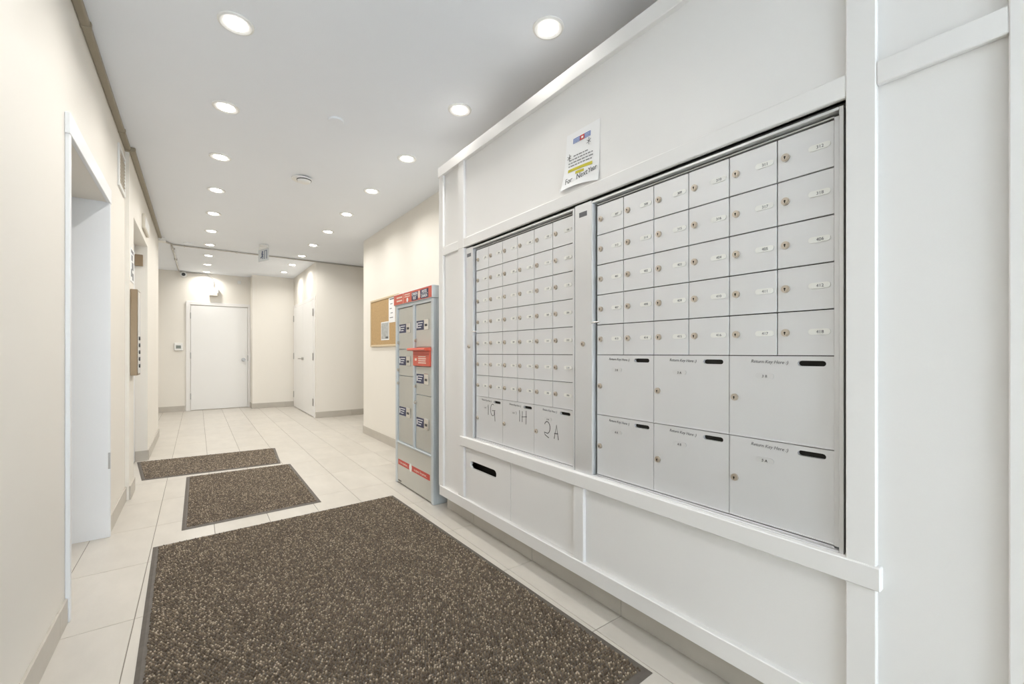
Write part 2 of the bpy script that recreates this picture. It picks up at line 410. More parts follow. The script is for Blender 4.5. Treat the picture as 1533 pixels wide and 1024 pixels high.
# soffit, carcass, end and top
box('soffit', XB, XB + .16, OY0, OY1, ZR0, ZR0 + .012, 'panel_paint', mw)
box('end_board', XB + .016, XF, YE - .018, YE, .125, ZC1, 'panel_paint', mw)
box('absorber_liner', XF - .014, XF - .002, YN + .02, YE - .02, .13, ZC1 - .004, 'bounce_absorber', mw)  # unseen dark liner, added so lamp light does not bounce to the ceiling
box('absorber_lid', XB + .018, XF - .014, YN + .02, YE - .02, 1.90, 1.912, 'bounce_absorber', mw)  # unseen dark lid, added to absorb lamp light from above
box('near_board', XB + .016, XF, YN, YN + .018, .125, ZC1, 'panel_paint', mw)
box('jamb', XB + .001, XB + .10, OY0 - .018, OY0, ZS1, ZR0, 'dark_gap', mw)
# tiled toe kick, a tile each
j = 0.594 - 3 * TY; cuts = []
while j < YE: cuts.append(j); j += TY
cuts.append(YE + .01)
for p, q in zip(cuts, cuts[1:]): box('toe_kick_tile', XT, XT + .01, p + .0012, q - .0012, 0, .124, 'tile_base', mw, .0012)
box('toe_kick', XT + .01, XT + .04, YN, YE, 0, .124, 'grout', mw)

# ------------------------------------------------------------------ mailbox banks
XD, XM = 1.435, 1.415                      # door faces, front of frame
ZT, ZP = 1.788, 0.1325                     # top of first door, row pitch
def make_lock_mesh():
    bm = bmesh.new(); prism(bm, circ(0, 0, .0115, 16), 'x', -.006, 0); prism(bm, circ(0, 0, .0092, 16), 'x', -.0085, -.006)
    bmesh.ops.recalc_face_normals(bm, faces=bm.faces[:])
    me = bpy.data.meshes.new('lock'); bm.to_mesh(me); bm.free(); me.materials.append(MATS['brass'])
    bm = bmesh.new(); prism(bm, circ(0, .0005, .0028, 8), 'x', -.0092, -.0084); abox(bm, -.0092, -.0084, -.0012, .0012, -.0062, 0)
    bmesh.ops.recalc_face_normals(bm, faces=bm.faces[:])
    k = bpy.data.meshes.new('keyhole'); bm.to_mesh(k); bm.free(); k.materials.append(MATS['dark_gap'])
    # one mesh: barrel + keyhole
    bm = bmesh.new(); bm.from_mesh(me); n = len(bm.faces); bm.from_mesh(k); bm.faces.ensure_lookup_table()
    for f in bm.faces[n:]: f.material_index = 1
    out = bpy.data.meshes.new('lock'); bm.to_mesh(out); bm.free()
    out.materials.append(MATS['brass']); out.materials.append(MATS['dark_gap']); return out
LOCK = make_lock_mesh()
bm = bmesh.new(); prism(bm, stadium(-.0275, .0275, -.0085, .0085, 6), 'x', -.0022, 0); bmesh.ops.recalc_face_normals(bm, faces=bm.faces[:])
PLATE = bpy.data.meshes.new('number_plate'); bm.to_mesh(PLATE); bm.free(); PLATE.materials.append(MATS['plate'])

PLATE2 = PLATE.copy(); PLATE2.name = 'embossed_plate'; PLATE2.materials.clear(); PLATE2.materials.append(MATS['aluminium_frame'])
def door_mesh(w, h):
    """door panel with a folded lip along its lower edge; origin bottom centre, face at x = 0"""
    bm = bmesh.new(); g = .0015
    abox(bm, 0, .012, -w / 2 + g, w / 2 - g, g, h - g, .0007)
    abox(bm, -.0025, .002, -w / 2 + g, w / 2 - g, g, .0035, .0006)
    me = bpy.data.meshes.new('door'); bm.to_mesh(me); bm.free(); me.materials.append(MATS['aluminium']); return me
def big_door_mesh(w, h, sy0, sy1, sz0, sz1):
    o = slotted('tmp', -w / 2 + .0011, w / 2 - .0011, .0011, h - .0011, sy0, sy1, sz0, sz1, 0, .012, 'aluminium', None)
    me = o.data; off = o.location.copy()
    for v in me.vertices: v.co += off
    C.objects.unlink(o); bpy.data.objects.remove(o)
    bm = bmesh.new(); bm.from_mesh(me); abox(bm, -.0025, .002, -w / 2 + .0011, w / 2 - .0011, .0015, .0035, .0006)
    bm.to_mesh(me); bm.free(); me.name = 'parcel_door'; return me

def bank(name, label, y0, y1, rows, big_rows, numbers, big_labels, filler):
    """y0 far (left in view) edge of doors, y1 near edge"""
    zb = ZT - 9 * ZP
    t = thing(name, (XD + .15, (y0 + y1) / 2, .58), label, 'mailbox', 'mailbox banks set into the panelled wall')
    fo0, fo1 = y0 + .0135, y1 - .026      # outer frame edges (far, near)
    zt, zbt = 1.8095, .5835
    bm = bmesh.new()
    w = .0105
    abox(bm, XM, XM + .05, fo0 - .004, fo0, zbt, zt, .0012); abox(bm, XM, XM + .05, fo1, fo1 + w, zbt, zt, .0012)
    abox(bm, XM, XM + .05, fo1 + w, fo0 - .004, zt - .009, zt, .0012); abox(bm, XM, XM + .05, fo1 + w, fo0 - .004, zbt, zbt + .007, .0012)
    fin('frame', bm, 'aluminium_frame', t)
    bm = bmesh.new()
    abox(bm, XD - .006, XD + .02, fo1 + w + .001, y1, zb, ZT + .004, .001)
    abox(bm, XD - .002, XD + .02, y1, y0, ZT + .0035, ZT + .008, .0008)
    abox(bm, XD - .004, XD + .02, y1, y0, zb - .006, zb - .0015, .0008)
    fin('inner_trim', bm, 'aluminium_frame', t)
    box('carcass', XD + .013, XD + .34, fo1 + .002, fo0 - .002, zbt + .001, zt - .001, 'dark_gap', t)
    # vertical lock strip on the far side of the bank
    fs = box('lock_strip', XM + .001, XM + .02, fo0 + .001, filler, zbt, zt + .006, 'aluminium_frame', t, .0012)
    lk = share('lock', LOCK, (XM + .001, (fo0 + filler) / 2, 1.175), fs)
    box('maker_plate', XM, XM + .0012, (fo0 + filler) / 2 - .024, (fo0 + filler) / 2 + .024, 1.755, 1.777, 'ink_grey', fs)
    # small handle lever at the far edge
    bm = bmesh.new(); tube(bm, [(XM - .002, fo0 - .002, 1.269), (XM - .006, fo0 - .02, 1.269), (XM - .006, fo0 - .052, 1.269)], .0042, 8)
    fin('latch_lever', bm, 'chrome', t)
    dw = (y0 - y1) / 6
    sm = door_mesh(dw, ZP)
    for r in range(rows):
        for c in range(6):
            yc = y0 - (c + .5) * dw; z = ZT - (r + 1) * ZP
            d = share('door', sm, (XD, yc, z), t)
            share('lock', LOCK, (XD, y0 - c * dw - .0235, z + ZP * .525), d)
            yp = y0 - c * dw - dw * .752
            share('number_plate', PLATE, (XD, yp, z + ZP * .528), d)
            lettering(str(numbers[r * 6 + c]), .0125, XD - .0026, yp - .002, z + ZP * .528 - .0045, 'ink_grey', d, 'number')
    bw, bh = (y0 - y1) / 3, 2 * ZP
    sl0, sl1 = -bw / 2 + .020, -bw / 2 + .092
    bmz = big_door_mesh(bw, bh, sl0, sl1, bh - .030, bh - .014)
    for r in range(big_rows):
        for c in range(3):
            yc = y0 - (c + .5) * bw; z = ZT - rows * ZP - (r + 1) * bh
            d = share('parcel_door', bmz, (XD, yc, z), t)
            share('lock', LOCK, (XD, y0 - c * bw - .019, z + bh * .482), d)
            yp = y0 - c * bw - bw * .376
            bl = big_labels[r * 3 + c]
            share('number_plate', PLATE2, (XD + .0006, yp, z + bh - .0635), d)
            lettering(bl[0] + ' ' + bl[1], .012, XD - .0020, yp, z + bh - .0685, 'ink', d, 'number', shear=.1)
            lettering('Return Key Here :)', .0145, XD - .0006, y0 - c * bw - bw * .235, z + bh - .022, 'ink_grey', d, 'handwriting', shear=.25, align='LEFT', sx=.95, rot=-.03)
            box('slot_cover', XD + .0125, XD + .0135, yc + sl0 - .002, yc + sl1 + .002, z + bh - .034, z + bh - .010, 'dark_gap', d)
    return t, bw, bh
RY0, RY1 = 1.3065, 0.4245
LY0_, LY1_ = 2.330, 1.455
nL = list(range(101, 119)) + list(range(201, 219)) + list(range(301, 307))
nR = list(range(307, 319)) + list(range(401, 419))
bl, bw, bh = bank('mailbox_bank', 'silver mailbox bank with seven rows of doors above three marker-lettered parcel doors', LY0_, LY1_, 7, 1, nL, ['1G', '1H', '2A'], 2.4305)
br, bw2, bh2 = bank('mailbox_bank', 'silver mailbox bank nearest the camera with five rows of doors above six parcel doors', RY0, RY1, 5, 2, nR, ['2B', '3A', '3B', '4A', '4B', '5A'], 1.4265)
# big marker letters on the three lower doors of the far bank
zb = ZT - 9 * ZP
pds = [o for o in bl.children if o.name.startswith('parcel_door')]
one = [(0, .062), (.002, .04), (.001, 0)]
def arc(cx, cy, rx, ry, a0, a1, n=12): return [(cx + rx * math.cos(math.radians(a0 + (a1 - a0) * i / n)), cy + ry * math.sin(math.radians(a0 + (a1 - a0) * i / n))) for i in range(n + 1)]
strokes('handwriting', [one, arc(.050, .035, .024, .035, 60, 300) + [(.066, .012), (.066, .03)], [(.042, .03), (.078, .034)], [(.069, .03), (.074, -.03)]],
        XD, LY0_ - bw * .48, zb + bh * .60, .0032, 'ink', pds[0])
strokes('handwriting', [one, [(.026, .06), (.024, .0)], [(.06, .065), (.058, -.008)], [(.020, .028), (.066, .034)]],
        XD, LY0_ - bw - bw * .56, zb + bh * .60, .0032, 'ink', pds[1])
strokes('handwriting', [arc(.022, .045, .022, .03, 150, -80) + [(.0, .018), (.006, .006), (.024, -.002), (.036, -.006)],
                        [(.075, -.004), (.092, .066), (.106, -.006)], [(.076, .022), (.104, .024)]],
        XD, LY0_ - 2 * bw - bw * .28, zb + bh * .43, .0036, 'ink', pds[2])

# ------------------------------------------------------------------ notice taped to the mail wall
nt_ = thing('paper_notice', (XB - .001, 1.39, 1.895), 'white paper notice with yellow highlighter taped above the mailboxes', 'notice')
bm = bmesh.new(); n = 10; G = {}
def paper_pt(s, t_):      # s 0..1 left to right, t 0 bottom .. 1 top
    y = (1.505 + (1.478 - 1.505) * t_) * (1 - s) + (1.277 + (1.272 - 1.277) * t_) * s
    z = (1.906 + (2.163 - 1.906) * t_) * (1 - s) + (1.890 + (2.160 - 1.890) * t_) * s + (.010 * math.sin(s * math.pi)) * (1 - t_) ** 3
    x = XB - .0015 - .018 * (1 - t_) ** 4 * (1 - .6 * s)
    return (x, y, z)
for lay in (0, 1):
    for i in range(n + 1):
        for k in range(n + 1):
            p = paper_pt(i / n, k / n); G[lay, i, k] = bm.verts.new((p[0] + lay * .0006, p[1], p[2]))
for i in range(n):
    for k in range(n):
        for lay in (0, 1): bm.faces.new((G[lay, i, k], G[lay, i + 1, k], G[lay, i + 1, k + 1], G[lay, i, k + 1]))
    for e0, e1 in (((i, 0), (i + 1, 0)), ((i, n), (i + 1, n)), ((0, i), (0, i + 1)), ((n, i), (n, i + 1))):
        bm.faces.new((G[(0, *e0)], G[(0, *e1)], G[(1, *e1)], G[(1, *e0)]))
sheet = fin('sheet', bm, 'paper', nt_)
def on_paper(name, s0, s1, t0, t1, material, lift=.0009):
    bm = bmesh.new(); g0 = []
    K = 4
    for q in (lift, lift - .0002):
        row = []
        for i in range(K + 1):
            for tt in (t0, t1):
                x, y, z = paper_pt(s0 + (s1 - s0) * i / K, tt); row.append(bm.verts.new((x - q, y, z)))
        g0.append(row)
        for i in range(K):
            bm.faces.new((row[2 * i], row[2 * i + 2], row[2 * i + 3], row[2 * i + 1]))
    return fin(name, bm, material, sheet)
on_paper('logo_band', .22, .74, .80, .885, 'blue_print')
for k in range(3): on_paper('logo_stripe', .23, .42, .812 + k * .024, .818 + k * .024, 'white_print', .0012); on_paper('logo_stripe', .57, .73, .812 + k * .024, .818 + k * .024, 'white_print', .0012)
on_paper('logo_block', .43, .56, .80, .885, 'red', .0013); on_paper('logo_wing', .47, .53, .825, .86, 'white_print', .0016)
for row, (a, c_) in enumerate(((.26, .72), (.14, .82), (.12, .84), (.13, .80))):
    s = a
    while s < c_ - .03:
        l = min(random.uniform(.04, .12), c_ - s); on_paper('print_line', s, s + l, .565 - row * .055, .583 - row * .055, 'ink_grey'); s += l + .02
on_paper('highlight', .13, .82, .30, .355, 'highlighter'); on_paper('highlight', .36, .60, .225, .275, 'highlighter')
def p_strokes(paths, s, t_, sc, w=.0022):
    x, y, z = paper_pt(s, t_)
    return strokes('handwriting', [[(a * sc, b_ * sc) for a, b_ in p] for p in paths], x - .0012, y, z, w, 'ink', sheet)
star = [[(-1, -.6), (1, .6)], [(-1, .6), (1, -.6)], [(0, -1.3), (.1, 1.3)]]
p_strokes(star, .13, .58, .012, .0018); p_strokes(star, .70, .72, .012, .0018)
x, y, z = paper_pt(.12, .06)
lettering('For', .034, x - .004, y, z + .004, 'ink', sheet, 'handwriting', shear=.2, align='LEFT', rot=.06)
x, y, z = paper_pt(.42, .10)
lettering('Next', .034, x - .003, y, z, 'ink', sheet, 'handwriting', shear=.2, align='LEFT', rot=.06)
x, y, z = paper_pt(.73, .155)
lettering('Year', .032, x - .003, y, z, 'ink', sheet, 'handwriting', shear=.2, align='LEFT', rot=.06, sx=.85)
box('tape', XB - .0135, XB - .0125, 1.495, 1.520, 1.905, 1.922, 'paper', nt_)

# ------------------------------------------------------------------ parcel locker
PX = 1.41
lk = thing('parcel_locker', (PX + .22, 3.27, 0), 'grey metal parcel locker with red header and red mail slot beside the mail wall', 'locker')
Y0, Y1 = 3.645, 2.896
bm = bmesh.new()
abox(bm, PX + .03, XF - .002, Y1, Y0, .0, 1.545, .002)
fin('body', bm, 'locker_shell', lk)
def lbox(name, x0, x1, y0, y1, z0, z1, material, parent=lk, bev=.0015): return box(name, x0, x1, min(y0, y1), max(y0, y1), z0, z1, material, parent, bev)
lbox('side_post', PX, PX + .031, 2.896, 2.934, 0, 1.545, 'locker_shell', bev=.004)
lbox('side_post', PX, PX + .031, 3.605, 3.645, 0, 1.545, 'locker_shell', bev=.004)
lbox('centre_post', PX + .002, PX + .031, 3.242, 3.275, .365, 1.53, 'locker_shell', bev=.003)
lbox('top_rail', PX + .002, PX + .031, 2.934, 3.605, 1.52, 1.545, 'locker_shell')
lbox('ledge', PX - .002, PX + .031, 2.934, 3.605, .352, .366, 'locker_shell', bev=.002)
bp_ = lbox('base_panel', PX + .004, PX + .031, 2.934, 3.605, .012, .350, 'locker_door')
lbox('base_strip', PX + .003, PX + .0045, 2.960, 3.30, .166, .212, 'red', bp_, 0); lbox('base_strip', PX + .003, PX + .0045, 3.345, 3.585, .166, .212, 'red', bp_, 0)
bm = bmesh.new(); prism(bm, circ(3.322, .189, .027, 24, .034), 'x', PX + .0025, PX + .0042); fin('base_badge', bm, 'plate', bp_)
lettering('From anywhere...', .030, PX + .0026, 3.465, .180, 'pale_print', bp_, sx=.9); lettering('to anyone  De partout...', .028, PX + .0026, 3.13, .180, 'pale_print', bp_, sx=.88)
lbox('vent_slot', PX + .003, PX + .0045, 3.52, 3.585, .022, .034, 'plastic_dark', bp_, 0)
def ldoor(y0, y1, z0, z1, tag_z=None, lock_z=None):
    d = lbox('door', PX + .014, PX + .03, y1 + .003, y0 - .003, z0 + .003, z1 - .003, 'locker_door', lk, .0015)
    w = y0 - y1
    if tag_z:
        lbox('label_plate', PX + .0128, PX + .0142, y0 - .06 * w, y0 - .52 * w, tag_z - .040, tag_z + .034, 'navy', d, 0)
        for k in range(3): lbox('label_text', PX + .0122, PX + .0129, y0 - .16 * w, y0 - (.34 + .05 * k) * w, tag_z - .024 + k * .019, tag_z - .017 + k * .019, 'white_print', d, 0)
        lbox('label_number', PX + .0122, PX + .0129, y0 - .08 * w, y0 - .13 * w, tag_z - .024, tag_z + .02, 'white_print', d, 0)
        lbox('lock_plate', PX + .006, PX + .0145, y0 - .55 * w, y0 - .80 * w, tag_z - .045, tag_z + .040, 'chrome', d, .003)
        lbox('key_slot', PX + .0048, PX + .0062, y0 - .61 * w, y0 - .74 * w, tag_z - .016, tag_z + .002, 'plastic_dark', d, 0)
    if lock_z:
        bm = bmesh.new(); prism(bm, circ(y0 - .012, lock_z, .014, 14), 'x', PX + .002, PX + .014); prism(bm, circ(y0 - .012, lock_z, .010, 14), 'x', PX - .004, PX + .002)
        fin('cam_lock', bm, 'chrome', d)
    return d
ldoor(3.605, 3.275, 1.164, 1.52, 1.345, 1.222)
ldoor(3.605, 3.275, .937, 1.164, 1.068, .985)
ldoor(3.605, 3.275, .366, .937, .635, .870)
ldoor(3.242, 2.934, 1.176, 1.52, 1.355, 1.235)
ldoor(3.242, 2.934, .800, 1.028, .932, .865)
ldoor(3.242, 2.934, .366, .800, .585, .735)
# red letter slot
sl = lbox('letter_slot', PX - .012, PX + .03, 2.936, 3.240, 1.03, 1.150, 'red_orange', lk, .004)
bm = bmesh.new(); prism(bm, [(PX + .03, 1.176), (PX - .052, 1.170), (PX - .056, 1.158), (PX - .048, 1.150), (PX + .03, 1.146)], 'y', 2.932, 3.262); fin('slot_lid', bm, 'red_orange', sl)
lbox('slot_seam', PX - .0128, PX - .0118, 2.942, 3.236, 1.121, 1.126, 'red', sl, 0)
for k in range(4): lbox('print_line', PX - .013, PX - .0118, 2.995 + .006 * (k % 2), 3.135, 1.052 + k * .016, 1.060 + k * .016, 'pale_print', sl, 0)
lbox('print_mark', PX - .013, PX - .0118, 3.165, 3.20, 1.072, 1.090, 'pale_print', sl, 0)
# header
hd = lbox('header', PX - .012, XF - .002, 2.890, 3.652, 1.545, 1.640, 'locker_shell', lk, .003)
hf = lbox('header_panel', PX - .0145, PX - .0115, 2.898, 3.645, 1.549, 1.634, 'red_orange', hd, 0)
hx = PX - .0152
def hb(name, a, b_, z0, z1, material, dx=0): return lbox(name, hx - dx, hx + .001 - dx, 3.645 - a * .747, 3.645 - b_ * .747, z0, z1, material, hd, 0)
hb('header_block', .52, .68, 1.553, 1.620, 'navy'); hb('header_block', .745, .935, 1.553, 1.622, 'navy')
hb('header_rule', .28, .285, 1.549, 1.634, 'pale_print'); hb('header_line', .53, .67, 1.586, 1.588, 'white_print', .0008); hb('header_line', .755, .925, 1.587, 1.589, 'white_print', .0008)
for a in (1.600, 1.572): hb('header_text', .09, .25, a, a + .012, 'pale_print')
hb('header_text', .32, .47, 1.612, 1.620, 'pale_print')
hb('header_text', .32, .47, 1.596, 1.602, 'pale_print')
def ht(txt, a, z): lettering(txt, .030, hx - .0012, 3.645 - a * .747, z, 'white_print', hd, sx=.86, bold=.0006)
ht('CANADA', .60, 1.594); ht('POST', .60, 1.560); ht('POSTES', .84, 1.595); ht('CANADA', .84, 1.561)
bm = bmesh.new(); prism(bm, circ(3.645 - .713 * .747, 1.590, .020, 20, .030), 'x', hx - .001, hx); fin('header_badge', bm, 'pale_print', hd)
bm = bmesh.new(); prism(bm, circ(3.645 - .405 * .747, 1.570, .018, 16), 'x', hx - .001, hx); fin('header_badge', bm, 'white_print', hd)

# ------------------------------------------------------------------ bulletin board and its papers
bb = thing('bulletin_board', (XF - .01, 5.28, 1.216), 'wood-framed cork bulletin board on the cream wall behind the locker', 'board')
box('cork_panel', XF - .012, XF, 4.80, 5.755, 1.225, 1.815, 'cork', bb)
for q in ((5.745, 5.770, 1.212, 1.828), (4.785, 4.81, 1.212, 1.828)): box('frame_bar', XF - .020, XF, q[0], q[1], q[2], q[3], 'light_wood', bb, .003)
for z in (1.212, 1.803): box('frame_bar', XF - .020, XF, 4.81, 5.745, z, z + .025, 'light_wood', bb, .003)
def pinned(name, label, y0, y1, z0, z1, inner):
    t = thing(name, (XF - .013, (y0 + y1) / 2, z0), label, 'paper', 'papers pinned to the bulletin board')
    box('sheet', XF - .0145, XF - .0122, y0, y1, z0, z1, 'paper', t); inner(t); return t
def in1(t):
    for k, (w0, w1) in enumerate(((.03, .17), (.05, .12), (.03, .10), (.06, .13), (.03, .14))):
        box('print_line', XF - .0152, XF - .0145, 5.09 - w1, 5.09 - w0, 1.775 - k * .055, 1.790 - k * .055 - .006 * (k > 0), 'ink_grey', t)
pinned('paper_sheet', 'long white sheet pinned high on the cork board', 4.885, 5.095, 1.50, 1.800, in1)
def in2(t):
    box('picture', XF - .0152, XF - .0145, 5.098, 5.348, 1.305, 1.508, 'paper_grey', t); box('picture_patch', XF - .0158, XF - .0152, 5.11, 5.20, 1.312, 1.335, 'plastic_dark', t)
pinned('paper_sheet', 'small grey picture with white border pinned low on the cork board', 5.085, 5.362, 1.292, 1.520, in2)

# ------------------------------------------------------------------ floor mats
def mat_rug(label, A, B, Cc, D, pitch, hgt=.008):
    """corners: far left, far right, near right, near left"""
    A, B, Cc, D = [Vector((*p, 0)) for p in (A, B, Cc, D)]
    ce = (A + B + Cc + D) / 4
    t = thing('floor_mat', ce, label, 'mat', 'dark carpet mats on the tiles')
    def P(s, q): return (A * (1 - s) + B * s) * (1 - q) + (D * (1 - s) + Cc * s) * q
    W_, L_ = (B - A).length, (D - A).length
    e = .028; es, eq = e / W_, e / L_
    bm = bmesh.new()
    rings = []
    for ins, z in ((0, .0005), (0, .0015), (.55, .006), (1.0, .006)):
        a, c_ = es * ins, eq * ins
        rings.append([bm.verts.new(P(s, q) + Vector((0, 0, z))) for s, q in ((a, c_), (1 - a, c_), (1 - a, 1 - c_), (a, 1 - c_))])
    for r0, r1 in zip(rings, rings[1:]):
        for i in range(4): bm.faces.new((r0[i], r0[(i + 1) % 4], r1[(i + 1) % 4], r1[i]))
    bm.faces.new(rings[-1]); bm.faces.new(rings[0][::-1])
    fin('rubber_border', bm, 'rubber', t)
    nx, ny = int((W_ - 2 * e) / pitch), int((L_ - 2 * e) / pitch)
    N_ = nx * ny
    ii, kk = np.meshgrid(np.arange(nx), np.arange(ny), indexing='ij'); ii = ii.ravel(); kk = kk.ravel()
    s = es + (1 - 2 * es) * (ii + .5 + .5 * (kk % 2) - .25 + np.random.uniform(-.16, .16, N_)) / nx
    q = eq + (1 - 2 * eq) * (kk + .5 + np.random.uniform(-.16, .16, N_)) / ny
    a_, b_, c_, d_ = [np.array(v) for v in (A, B, Cc, D)]
    base = ((a_[None] * (1 - s)[:, None] + b_[None] * s[:, None]) * (1 - q)[:, None] + (d_[None] * (1 - s)[:, None] + c_[None] * s[:, None]) * q[:, None]) - np.array(ce)[None]
    r = pitch * np.random.uniform(.50, .62, N_); h = np.random.uniform(.55, 1.0, N_) * hgt
    ang = np.random.uniform(0, 1.57, N_); lean = np.random.uniform(-.25, .25, (N_, 2)) * pitch
    co = np.zeros((N_, 8, 3))
    for k in range(4):
        dx, dy = np.cos(ang + k * math.pi / 2), np.sin(ang + k * math.pi / 2)
        co[:, k, 0] = base[:, 0] + dx * r; co[:, k, 1] = base[:, 1] + dy * r; co[:, k, 2] = .0055
        co[:, k + 4, 0] = base[:, 0] + dx * r * .45 + lean[:, 0]; co[:, k + 4, 1] = base[:, 1] + dy * r * .45 + lean[:, 1]; co[:, k + 4, 2] = .0055 + h
    F = np.array([[4, 5, 6, 7], [0, 1, 5, 4], [1, 2, 6, 5], [2, 3, 7, 6], [3, 0, 4, 7]])
    faces = (np.arange(N_)[:, None, None] * 8 + F[None]).reshape(-1, 4)
    me = bpy.data.meshes.new('carpet_pile')
    me.vertices.add(N_ * 8); me.vertices.foreach_set('co', co.reshape(-1))
    nf = len(faces); me.loops.add(nf * 4); me.loops.foreach_set('vertex_index', faces.reshape(-1).astype(np.int32))
    me.polygons.add(nf); me.polygons.foreach_set('loop_start', (np.arange(nf) * 4).astype(np.int32))
    me.polygons.foreach_set('loop_total', np.full(nf, 4, np.int32))
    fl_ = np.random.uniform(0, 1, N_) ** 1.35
    v = np.repeat(fl_, 8).reshape(N_, 8); v[:, :4] *= .35  # darker tuft roots: shade between tufts put into the colour
    at_ = me.attributes.new('fleck_and_shade', 'FLOAT', 'POINT'); at_.data.foreach_set('value', v.reshape(-1).astype(np.float32))
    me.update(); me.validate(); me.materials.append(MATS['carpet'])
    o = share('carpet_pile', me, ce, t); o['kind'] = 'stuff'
    return t
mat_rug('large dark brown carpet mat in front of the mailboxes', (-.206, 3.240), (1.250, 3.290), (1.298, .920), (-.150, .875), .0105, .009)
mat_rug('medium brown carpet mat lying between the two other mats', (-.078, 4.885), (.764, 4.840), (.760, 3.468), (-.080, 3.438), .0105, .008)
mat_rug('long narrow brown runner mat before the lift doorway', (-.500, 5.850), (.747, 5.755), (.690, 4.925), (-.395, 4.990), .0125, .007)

# ------------------------------------------------------------------ ceiling downlights
def downlight(x, y, label):
    t = thing('downlight', (x, y, HC), label, 'ceiling light', 'round recessed downlights in two rows')
    bm = bmesh.new(); lathe(bm, [(.076, HC), (.075, HC - .005), (.066, HC - .009), (.048, HC - .004)], x, y, 28); fin('trim_ring', bm, 'plastic_white', t)
    bm = bmesh.new(); lathe(bm, [(.046, HC - .003), (.046, HC - .0065), (.040, HC - .008)], x, y, 28); fin('lens', bm, 'lens', t)
    ld = bpy.data.lights.new('downlight_lamp', 'AREA'); ld.shape = 'DISK'; ld.size = .085; ld.energy = LAMP_W; ld.color = (1.0, .975, .93)
    ld.spread = math.radians(154)
    o = bpy.data.objects.new('downlight_lamp', ld); link(o, t, (x, y, HC - .011))
ORD = ['first', 'second', 'third', 'fourth', 'fifth', 'sixth', 'seventh', 'eighth', 'ninth', 'tenth', 'eleventh']
for i in range(10):
    downlight(.15, 2.43 + .867 * i, ORD[i] + ' ceiling downlight from the camera in the left-hand row')
for i in range(10):
    if i == 8 and False: continue
    y = 1.563 + .867 * i
    if y < 9.9: downlight(1.372, y, ORD[i] + ' ceiling downlight from the camera in the right-hand row')
for x, y, w in ((.15, 1.563, 'left-hand row, just short of the first one in view'), (-1.0, 8.6, 'hidden bay left of the far door, added to brighten the far end'), (2.45, 6.95, 'hidden side corridor beyond the bulletin board, added to brighten its walls')):  # bay and corridor lamps are unseen, added as fill light
    downlight(x, y, 'ceiling downlight of the ' + w)

# ------------------------------------------------------------------ ceiling fittings
def disc(x, y, r, label, cat):
    bm = bmesh.new(); lathe(bm, [(r, HC), (r, HC - .006), (r * .93, HC - .011), (r * .4, HC - .012)], x, y, 28)
    return tag(fin('cover_disc', bm, 'ceiling_paint'), label, cat, 'flat round covers on the ceiling')
disc(.759, 3.041, .05, 'flat round white cover disc on the ceiling between the nearest downlights', 'cover')
disc(-.10, 7.72, .06, 'flat round white cover disc on the ceiling near the left wall end', 'cover')
sd = thing('smoke_detector', (.771, 4.214, HC), 'white smoke detector on a round base on the ceiling', 'smoke detector')
bm = bmesh.new(); lathe(bm, [(.085, HC), (.085, HC - .010), (.078, HC - .014)], .765, 4.25, 28); fin('base', bm, 'plastic_white', sd)
bm = bmesh.new(); lathe(bm, [(.062, HC - .013), (.060, HC - .030), (.045, HC - .048), (.02, HC - .052)], .775, 4.20, 28); fin('dome', bm, 'plastic_white', sd)
bm = bmesh.new(); lathe(bm, [(.0612, HC - .026), (.0615, HC - .030), (.0600, HC - .033)], .775, 4.20, 28); fin('sensor_gap', bm, 'plastic_dark', sd)

# exit sign hung from the ceiling, turned towards the side corridor
ex = thing('exit_sign', (.785, 7.2, HC), 'small illuminated exit sign hanging from the ceiling across the corridor', 'sign')
WLr = WL[ex]
bm = bmesh.new(); lathe(bm, [(.055, HC), (.055, HC - .014), (.045, HC - .02)], .785, 7.2, 20); fin('canopy', bm, 'plastic_white', ex)
bm = bmesh.new(); abox(bm, .785 - .012, .785 + .012, 7.2 - .12, 7.2 + .12, HC - .06, HC - .018, .003); fin('housing', bm, 'plastic_white', ex)
fc = box('face_panel', .785 - .006, .785 + .006, 7.2 - .14, 7.2 + .14, HC - .235, HC - .06, 'sign_face', ex, .002)
fx = .785 - .0068
def sg(name, path, w): return strokes(name, path, .785 - .006, 7.2, HC - .15, w * 1.7, 'sign_ink', fc)
sg('running_figure', [arc(-.02, .045, .010, .010, 0, 360), [(-.022, .03), (-.03, -.005), (-.05, -.03), (-.075, -.03)], [(-.03, -.005), (-.005, -.022), (-.01, -.055)], [(-.05, .022), (-.02, .022), (.005, .0)]], .014)
sg('doorway_mark', [[(.04, -.06), (.04, .06), (.10, .06), (.10, -.06)]], .012)
ex.rotation_euler = (0, 0, math.radians(20))

